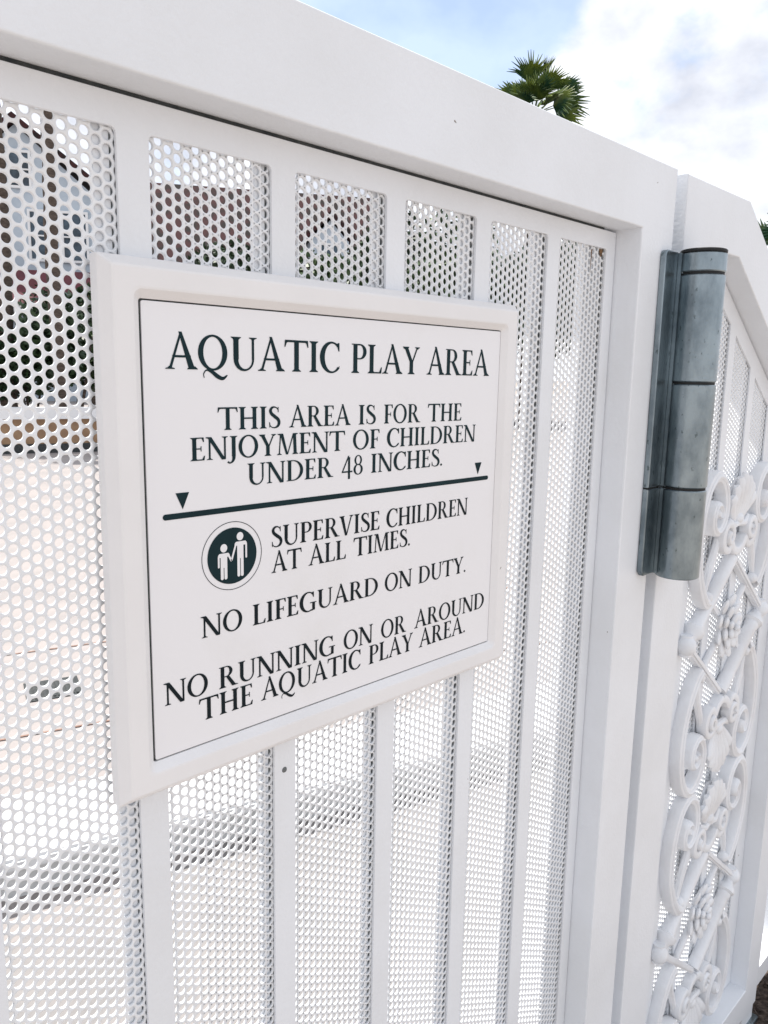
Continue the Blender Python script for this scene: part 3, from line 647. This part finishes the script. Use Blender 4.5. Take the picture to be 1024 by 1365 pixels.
# leafy plants
def leaves(b, c, rx, ry, rz, n, size, rnd, shell=.55):
    for i in range(n):
        while True:
            v = Vector((rnd.uniform(-1, 1), rnd.uniform(-1, 1), rnd.uniform(-1, 1)))
            if shell < v.length < 1 or (v.length < 1 and rnd.random() < .25): break
        p = Vector((c[0]+v.x*rx, c[1]+v.y*ry, c[2]+v.z*rz))
        d = Vector((rnd.gauss(0, 1), rnd.gauss(0, 1), rnd.gauss(0, .7))).normalized(); e = d.orthogonal().normalized()
        e.rotate(Matrix.Rotation(rnd.uniform(0, 6.28), 3, d)); s = size*rnd.uniform(.6, 1.3)
        b.add([p-d*s, p+e*s*.42, p+d*s, p-e*s*.42], [(0, 1, 2, 3)])
def shrub(c, rx, ry, rz, n, size, m, label, seed):
    rnd = random.Random(seed); o = thing('shrub', label, 'shrub', (c[0], c[1], 0), 'shrubs in the raised planter')
    b = MB()
    for k in range(5):
        q = (c[0]+rnd.uniform(-.6, .6)*rx, c[1]+rnd.uniform(-.5, .5)*ry, c[2]+rz*rnd.uniform(-.25, .45))
        leaves(b, q, rx*rnd.uniform(.45, .7), ry*.6, rz*rnd.uniform(.4, .65), n//5, size, rnd)
    b.build('foliage', M[m], o, fix=False)
    b = MB()
    for k in range(4):
        a = rnd.uniform(0, 6.28); b.sweep([(c[0]+.08*math.cos(a), c[1]+.08*math.sin(a), -1.1), (c[0]+rx*.4*math.cos(a), c[1]+ry*.4*math.sin(a), c[2]+rz*.3)], [.03, .01], n=6)
    b.build('stems', M['bark'], o)
    return o
def at(az, dist, z=0): a = R(az); return (dist*math.sin(a), dist*math.cos(a), z)
specs = [(18.5, 17.0, .95, .9, 'leaf', 'dark leafy shrub at the far left, under the maroon roofed house'),
         (20.9, 17.6, 1.0, .7, 'leaf2', 'bright green low shrub to the left of the bare palm trunk'),
         (23.6, 17.2, 1.05, 1.0, 'leaf', 'dark dense shrub just right of the bare palm trunk'),
         (26.6, 18.0, 1.1, .95, 'leaf2', 'mid green shrub mostly hidden by the sign'),
         (30.5, 18.5, 1.2, 1.1, 'leaf', 'broad dark shrub behind the middle of the sign'),
         (36.5, 19.0, 1.3, 1.2, 'leaf2', 'broad green shrub below the long maroon roof'),
         (43.0, 18.0, 1.3, 1.3, 'leaf', 'tall dark shrub near the leafy trees')]
for i, (a, d, r_, h_, m_, lb) in enumerate(specs):
    c = at(a, d, -.35+h_*.62); shrub(c, r_*1.1, r_*.8, h_*1.35, 3200, .085, m_, lb, 30+i)

def broad_tree(c, h, r_, label, m_, seed, n=5200):
    rnd = random.Random(seed); o = thing('broadleaf_tree', label, 'tree', (c[0], c[1], 0), 'leafy trees beyond the pool')
    b = MB(); top = GZ+h
    b.sweep([(c[0], c[1], GZ), (c[0]+.1, c[1], GZ+h*.3), (c[0]-.05, c[1]+.1, GZ+h*.6)], [.22, .17, .10], n=8)
    tips = []
    for k in range(7):
        a = k*.9+rnd.uniform(-.3, .3); t = (c[0]+r_*.62*math.cos(a), c[1]+r_*.62*math.sin(a), GZ+h*rnd.uniform(.5, .82)); tips.append(t)
        b.sweep([(c[0]+.05, c[1], GZ+h*.38), ((c[0]+t[0])/2, (c[1]+t[1])/2, GZ+h*.52), t], [.10, .06, .02], n=6)
    b.build('trunk', M['bark'], o)
    b = MB()
    for t in tips+[(c[0], c[1], GZ+h*.86), (c[0]+.4, c[1]-.5, GZ+h*.66)]:
        leaves(b, t, r_*rnd.uniform(.42, .6), r_*.5, h*rnd.uniform(.13, .2), n//9, .16, rnd)
    b.build('crown', M[m_], o, fix=False); return o
broad_tree(at(45.5, 30), 7.2, 2.6, 'dark leafy tree at the right end of the maroon roof', 'leaf', 51)
broad_tree(at(50.0, 26), 6.6, 2.5, 'olive green leafy tree seen through the fourth opening of the gate', 'leaf2', 52)
broad_tree(at(56.0, 24), 5.2, 2.3, 'lower dark leafy tree nearest the hinge side of the gate', 'leaf', 53)
broad_tree(at(63.0, 26), 4.6, 2.3, 'rounded green tree hidden behind the fence panel', 'leaf2', 54)

broad_tree(at(34.2, 27), 5.6, 1.9, 'low dark tree in front of the long maroon roof, seen through the second opening', 'leaf', 55, 4200)
broad_tree(at(39.4, 25), 5.0, 1.8, 'mid green tree in front of the maroon roof, seen through the third opening', 'leaf2', 56, 4200)
broad_tree(at(24.9, 24), 3.6, 1.3, 'small dark tree below the porch roof, just left of the sign', 'leaf', 57, 3600)
# ------------------------------------------------------------------ the house beyond
hs = thing('hotel_house', 'large pale clapboard house with maroon shingle roofs and white gables beyond the deck', 'building', (*at(32, 40)[:2], 0))
D_ = Vector((math.sin(R(32)), math.cos(R(32)), 0)); Rt = Vector((math.cos(R(32)), -math.sin(R(32)), 0))
def hp(lat, dep, z): q = D_*(40+dep)+Rt*lat; return (q.x, q.y, z)
def hbox(b, l0, l1, d0, d1, z0, z1): 
    b.add([hp(l0, d0, z0), hp(l1, d0, z0), hp(l1, d1, z0), hp(l0, d1, z0), hp(l0, d0, z1), hp(l1, d0, z1), hp(l1, d1, z1), hp(l0, d1, z1)], [(0,3,2,1),(4,5,6,7),(0,1,5,4),(1,2,6,5),(2,3,7,6),(3,0,4,7)]); return b
hbox(MB(), -4, 10.5, 0, 9, GZ, 2.8).build('wall', M['clap'], hs)
def prism(name, l0, l1, d0, d1, z0, z1, m, hip=2.0):
    b = MB(); dm = (d0+d1)/2
    b.add([hp(l0, d0, z0), hp(l1, d0, z0), hp(l1, d1, z0), hp(l0, d1, z0), hp(l0+hip, dm, z1), hp(l1-hip, dm, z1)], [(0, 1, 5, 4), (2, 3, 4, 5), (1, 2, 5), (3, 0, 4), (0, 3, 2, 1)])
    return b.build(name, m, hs)
prism('roof', -4.6, 11.2, -.9, 9.6, 2.805, 9.6, M['roof'], 1.6)
# front gable wing on the left
hbox(MB(), -10.5, -4.05, -3, 6, GZ, 7.2).build('wing_wall', M['clap'], hs)
def gable(name, l0, l1, d0, d1, z0, z1, m, ov=.4):
    b = MB(); lm = (l0+l1)/2
    b.add([hp(l0-ov, d0-ov, z0), hp(lm, d0-ov, z1), hp(l1+ov, d0-ov, z0), hp(l0-ov, d1, z0), hp(lm, d1, z1), hp(l1+ov, d1, z0),
           hp(l0-ov, d0-ov, z0+.28), hp(lm, d0-ov, z1+.28), hp(l1+ov, d0-ov, z0+.28), hp(l0-ov, d1, z0+.28), hp(lm, d1, z1+.28), hp(l1+ov, d1, z0+.28)],
          [(6, 7, 10, 9), (7, 8, 11, 10), (0, 3, 4, 1), (1, 4, 5, 2), (0, 1, 7, 6), (1, 2, 8, 7), (0, 6, 9, 3), (2, 5, 11, 8), (3, 9, 10, 4), (4, 10, 11, 5)])
    return b.build(name, m, hs)
def pediment(l0, l1, d, z0, z1, m='trim'):
    lm = (l0+l1)/2; b = MB(); b.add([hp(l0, d, z0), hp(l1, d, z0), hp(lm, d, z1), hp(l0, d+.2, z0), hp(l1, d+.2, z0), hp(lm, d+.2, z1)], [(0, 1, 2), (5, 4, 3), (0, 3, 4, 1), (1, 4, 5, 2), (2, 5, 3, 0)])
    return b.build('gable_face', M['clap'], hs)
gable('wing_roof', -10.5, -4.05, -3, 6, 7.205, 10.0, M['roof']); pediment(-10.4, -4.15, -2.98, 7.206, 9.9)
prism('porch_roof', -10.9, -3.4, -5.6, -3.05, 2.6, 4.0, M['awning'], .6)
hbox(MB(), -10.7, -3.6, -5.4, -3.06, 2.25, 2.595).build('porch_beam', M['trim'], hs)
for k in range(5): hbox(MB(), -10.5+1.65*k, -10.3+1.65*k, -5.3, -5.1, GZ, 2.245).build('porch_column', M['trim'], hs)
def window(l, z, w_, h_, d):
    b = MB()
    for a in ((l-w_/2-.1, l-w_/2, z-.1, z+h_+.1), (l+w_/2, l+w_/2+.1, z-.1, z+h_+.1), (l-w_/2, l+w_/2, z-.1, z), (l-w_/2, l+w_/2, z+h_, z+h_+.1), (l-w_/2, l+w_/2, z+h_*.5-.03, z+h_*.5+.03)):
        hbox(b, a[0], a[1], d-.12, d-.002, a[2], a[3])
    f = b.build('window', M['trim'], hs)
    hbox(MB(), l-w_/2, l+w_/2, d-.05, d-.004, z, z+h_).build('pane', M['glass'], f)
for z in (4.6, ):
    for l in (-9.6, -8.3, -6.4, -5.1): window(l, z, .9, 1.9, -3)
window(-7.3, 7.5, 1.0, 1.3, -2.99)
for l in (-9.6, -8.0, -6.4, -4.9): window(l, -.4, .95, 2.0, -3)
for l in (-2.6, -.6, 1.4, 3.4, 5.4, 7.4, 9.2): window(l, -.2, 1.0, 2.4, 0)
for l in (6.4,):      # dormer
    hbox(MB(), l-.95, l+.95, .35, 3.2, 4.5, 6.6).build('dormer_wall', M['clap'], hs)
    window(l, 5.25, .9, 1.1, .35); gable('dormer_roof', l-.95, l+.95, .35, 3.4, 6.605, 7.7, M['roof'], .25); pediment(l-.9, l+.9, .36, 6.606, 7.55)

# ------------------------------------------------------------------ palms
def fan_leaf(b, base, d, up, plen, rad, rnd, droop=.25, nseg=20, span=165):
    """petiole from base along d, then a pleated fan of pointed segments"""
    base = Vector(base); d = d.normalized(); up = (up-d*up.dot(d)).normalized(); sd_ = d.cross(up)
    hub = base+d*plen-Vector((0, 0, droop*plen*.35))
    b.sweep([base, base+d*plen*.5+Vector((0, 0, .02)), hub], [.03, .02, .014], n=5)
    span = R(span)
    for k in range(nseg):
        a = -span/2+span*(k+.5)/nseg; rr = rad*(.78+.22*math.cos(a))*rnd.uniform(.88, 1.06)
        dirv = d*math.cos(a)+sd_*math.sin(a); da = span/nseg*.56
        e1 = d*math.cos(a-da)+sd_*math.sin(a-da); e2 = d*math.cos(a+da)+sd_*math.sin(a+da)
        fold = up*(.05*rad)
        m1 = hub+e1*rr*.6-fold*.4; m2 = hub+e2*rr*.6-fold*.4; mc = hub+dirv*rr*.62+fold
        tip = hub+dirv*rr-Vector((0, 0, droop*rad*rnd.uniform(.25, .9)))
        tw = (m2-m1)*.10
        b.add([hub, m1, mc, m2, tip-tw, tip+tw], [(0, 1, 2), (0, 2, 3), (1, 4, 2), (2, 4, 5), (2, 5, 3)])
def fan_palm(name, az, dist, el, label, dirs, seed, rad=.95, old=0):
    rnd = random.Random(seed); c = at(az, dist, dist*math.tan(R(el)))
    o = thing(name, label, 'palm', (c[0], c[1], 0), 'fan palms beyond the gate')
    b = MB(); zt = c[2]
    b.sweep([(c[0]+.3, c[1], GZ), (c[0]+.15, c[1], GZ+(zt-GZ)*.5), (c[0], c[1], zt)], [.22, .16, .15], n=10); b.build('trunk', M['bark'], o)
    b = MB(); fw = Vector((math.sin(R(az)), math.cos(R(az)), 0)); rt = Vector((fw.y, -fw.x, 0))
    for (sx, sz, sy, ln, rs, *sp) in dirs:
        d = rt*sx+Vector((0, 0, sz))-fw*sy
        upv = (-fw*1.0+Vector((0, 0, .5))) if sy < .55 else Vector((0, 0, 1))
        fan_leaf(b, c, d, upv+Vector((rnd.uniform(-.4, .4), rnd.uniform(-.4, .4), 0)), ln, rad*rs, rnd, span=sp[0] if sp else 165)
    for k in range(9):
        a = rnd.uniform(0, 6.28); d = Vector((math.cos(a), math.sin(a), rnd.uniform(-.7, .0)))
        fan_leaf(b, c, d, Vector((0, 0, 1)), rnd.uniform(.7, 1.1), rad*rnd.uniform(.7, 1), rnd, .5)
    b.build('crown', M['frond'], o, fix=False)
    if old:
        b = MB()
        for k in range(old):
            a = rnd.uniform(0, 6.28); fan_leaf(b, c, Vector((math.cos(a), math.sin(a), -.35)), Vector((0, 0, 1)), .9, rad*.9, rnd, .8)
        b.build('dry_fronds', M['frondold'], o, fix=False)
    return o
fan_palm('fan_palm', 54.7, 30, 16.8, 'fan palm crown rising above the top rail of the gate against the sky',
         [(-.10, 1.0, .10, 1.15, 1.25, 95), (-.80, .62, .25, .85, 1.10, 130), (-.45, .95, -.2, .9, .95, 110), (.42, .85, .1, 1.0, 1.10, 110), (.80, .75, .0, 1.25, .95, 90), (.92, .42, .1, .95, 1.15, 150),
          (.27, 1.3, -.2, 1.4, 1.10, 26), (.12, .7, .6, .6, .9, 120), (-.95, .12, .1, .9, 1.1, 150), (.85, -.05, .3, .8, 1.1, 150), (-.35, .4, .7, .7, .9, 140), (.45, .35, .6, .7, 1.0, 140),
          (-.55, .55, .5, .7, .9, 140), (.2, .85, .35, .75, .95, 120), (.65, .3, .45, .85, 1.0, 150), (-.25, .75, .45, .65, .9, 120), (.35, 1.0, -.4, 1.2, .9, 100), (-.3, 1.05, -.4, 1.0, .9, 100)], 5)
fan_palm('fan_palm', 71.9, 27, 7.2, 'fan palm at the right edge, its fronds showing past the sloping fence top',
         [(-.8, .65, .2, 1.2, 1.1), (-.95, .2, .1, 1.2, 1.0), (-.4, .9, .1, 1.1, 1.0), (.2, 1, 0, 1.1, 1.0), (.8, .5, 0, 1.1, 1.0), (-.8, -.15, .3, 1.1, 1.0)], 9, old=6)
# slender palm in front of the house: only its bare trunk shows below the rail
tp = thing('tall_palm', 'bare brown palm trunk standing before the house, seen through the first opening', 'palm', (*at(22.75, 15.5)[:2], 0))
c = at(22.75, 15.5); b = MB()
zz = [GZ+.35*k for k in range(24)]
b.sweep([(c[0]+.02*math.sin(k*.5), c[1], z) for k, z in enumerate(zz)], [.125 if k % 2 else .108 for k in range(24)], n=12); b.build('trunk', M['bark'], tp)
b = MB(); rnd = random.Random(3); ct = (c[0], c[1], zz[-1])
for k in range(22):
    a = k*2.4; fan_leaf(b, ct, Vector((math.cos(a), math.sin(a), rnd.uniform(-.3, 1))), Vector((0, 0, 1)), rnd.uniform(.8, 1.1), .62, rnd, .4)
b.build('crown', M['frond'], tp, fix=False)

tp2 = thing('tall_palm', 'darker palm trunk at the left edge, in front of the gabled wing', 'palm', (*at(19.7, 17.0)[:2], 0))
c = at(19.7, 17.0); b = MB()
b.sweep([(c[0]-.03*math.sin(k*.4), c[1], z) for k, z in enumerate(zz)], [.17 if k % 2 else .15 for k in range(24)], n=12); b.build('trunk', M['bark'], tp2)
b = MB(); ct = (c[0], c[1], zz[-1])
for k in range(20):
    a = k*2.4+.6; fan_leaf(b, ct, Vector((math.cos(a), math.sin(a), rnd.uniform(-.3, 1))), Vector((0, 0, 1)), rnd.uniform(.8, 1.1), .8, rnd, .4)
b.build('crown', M['frond'], tp2, fix=False)
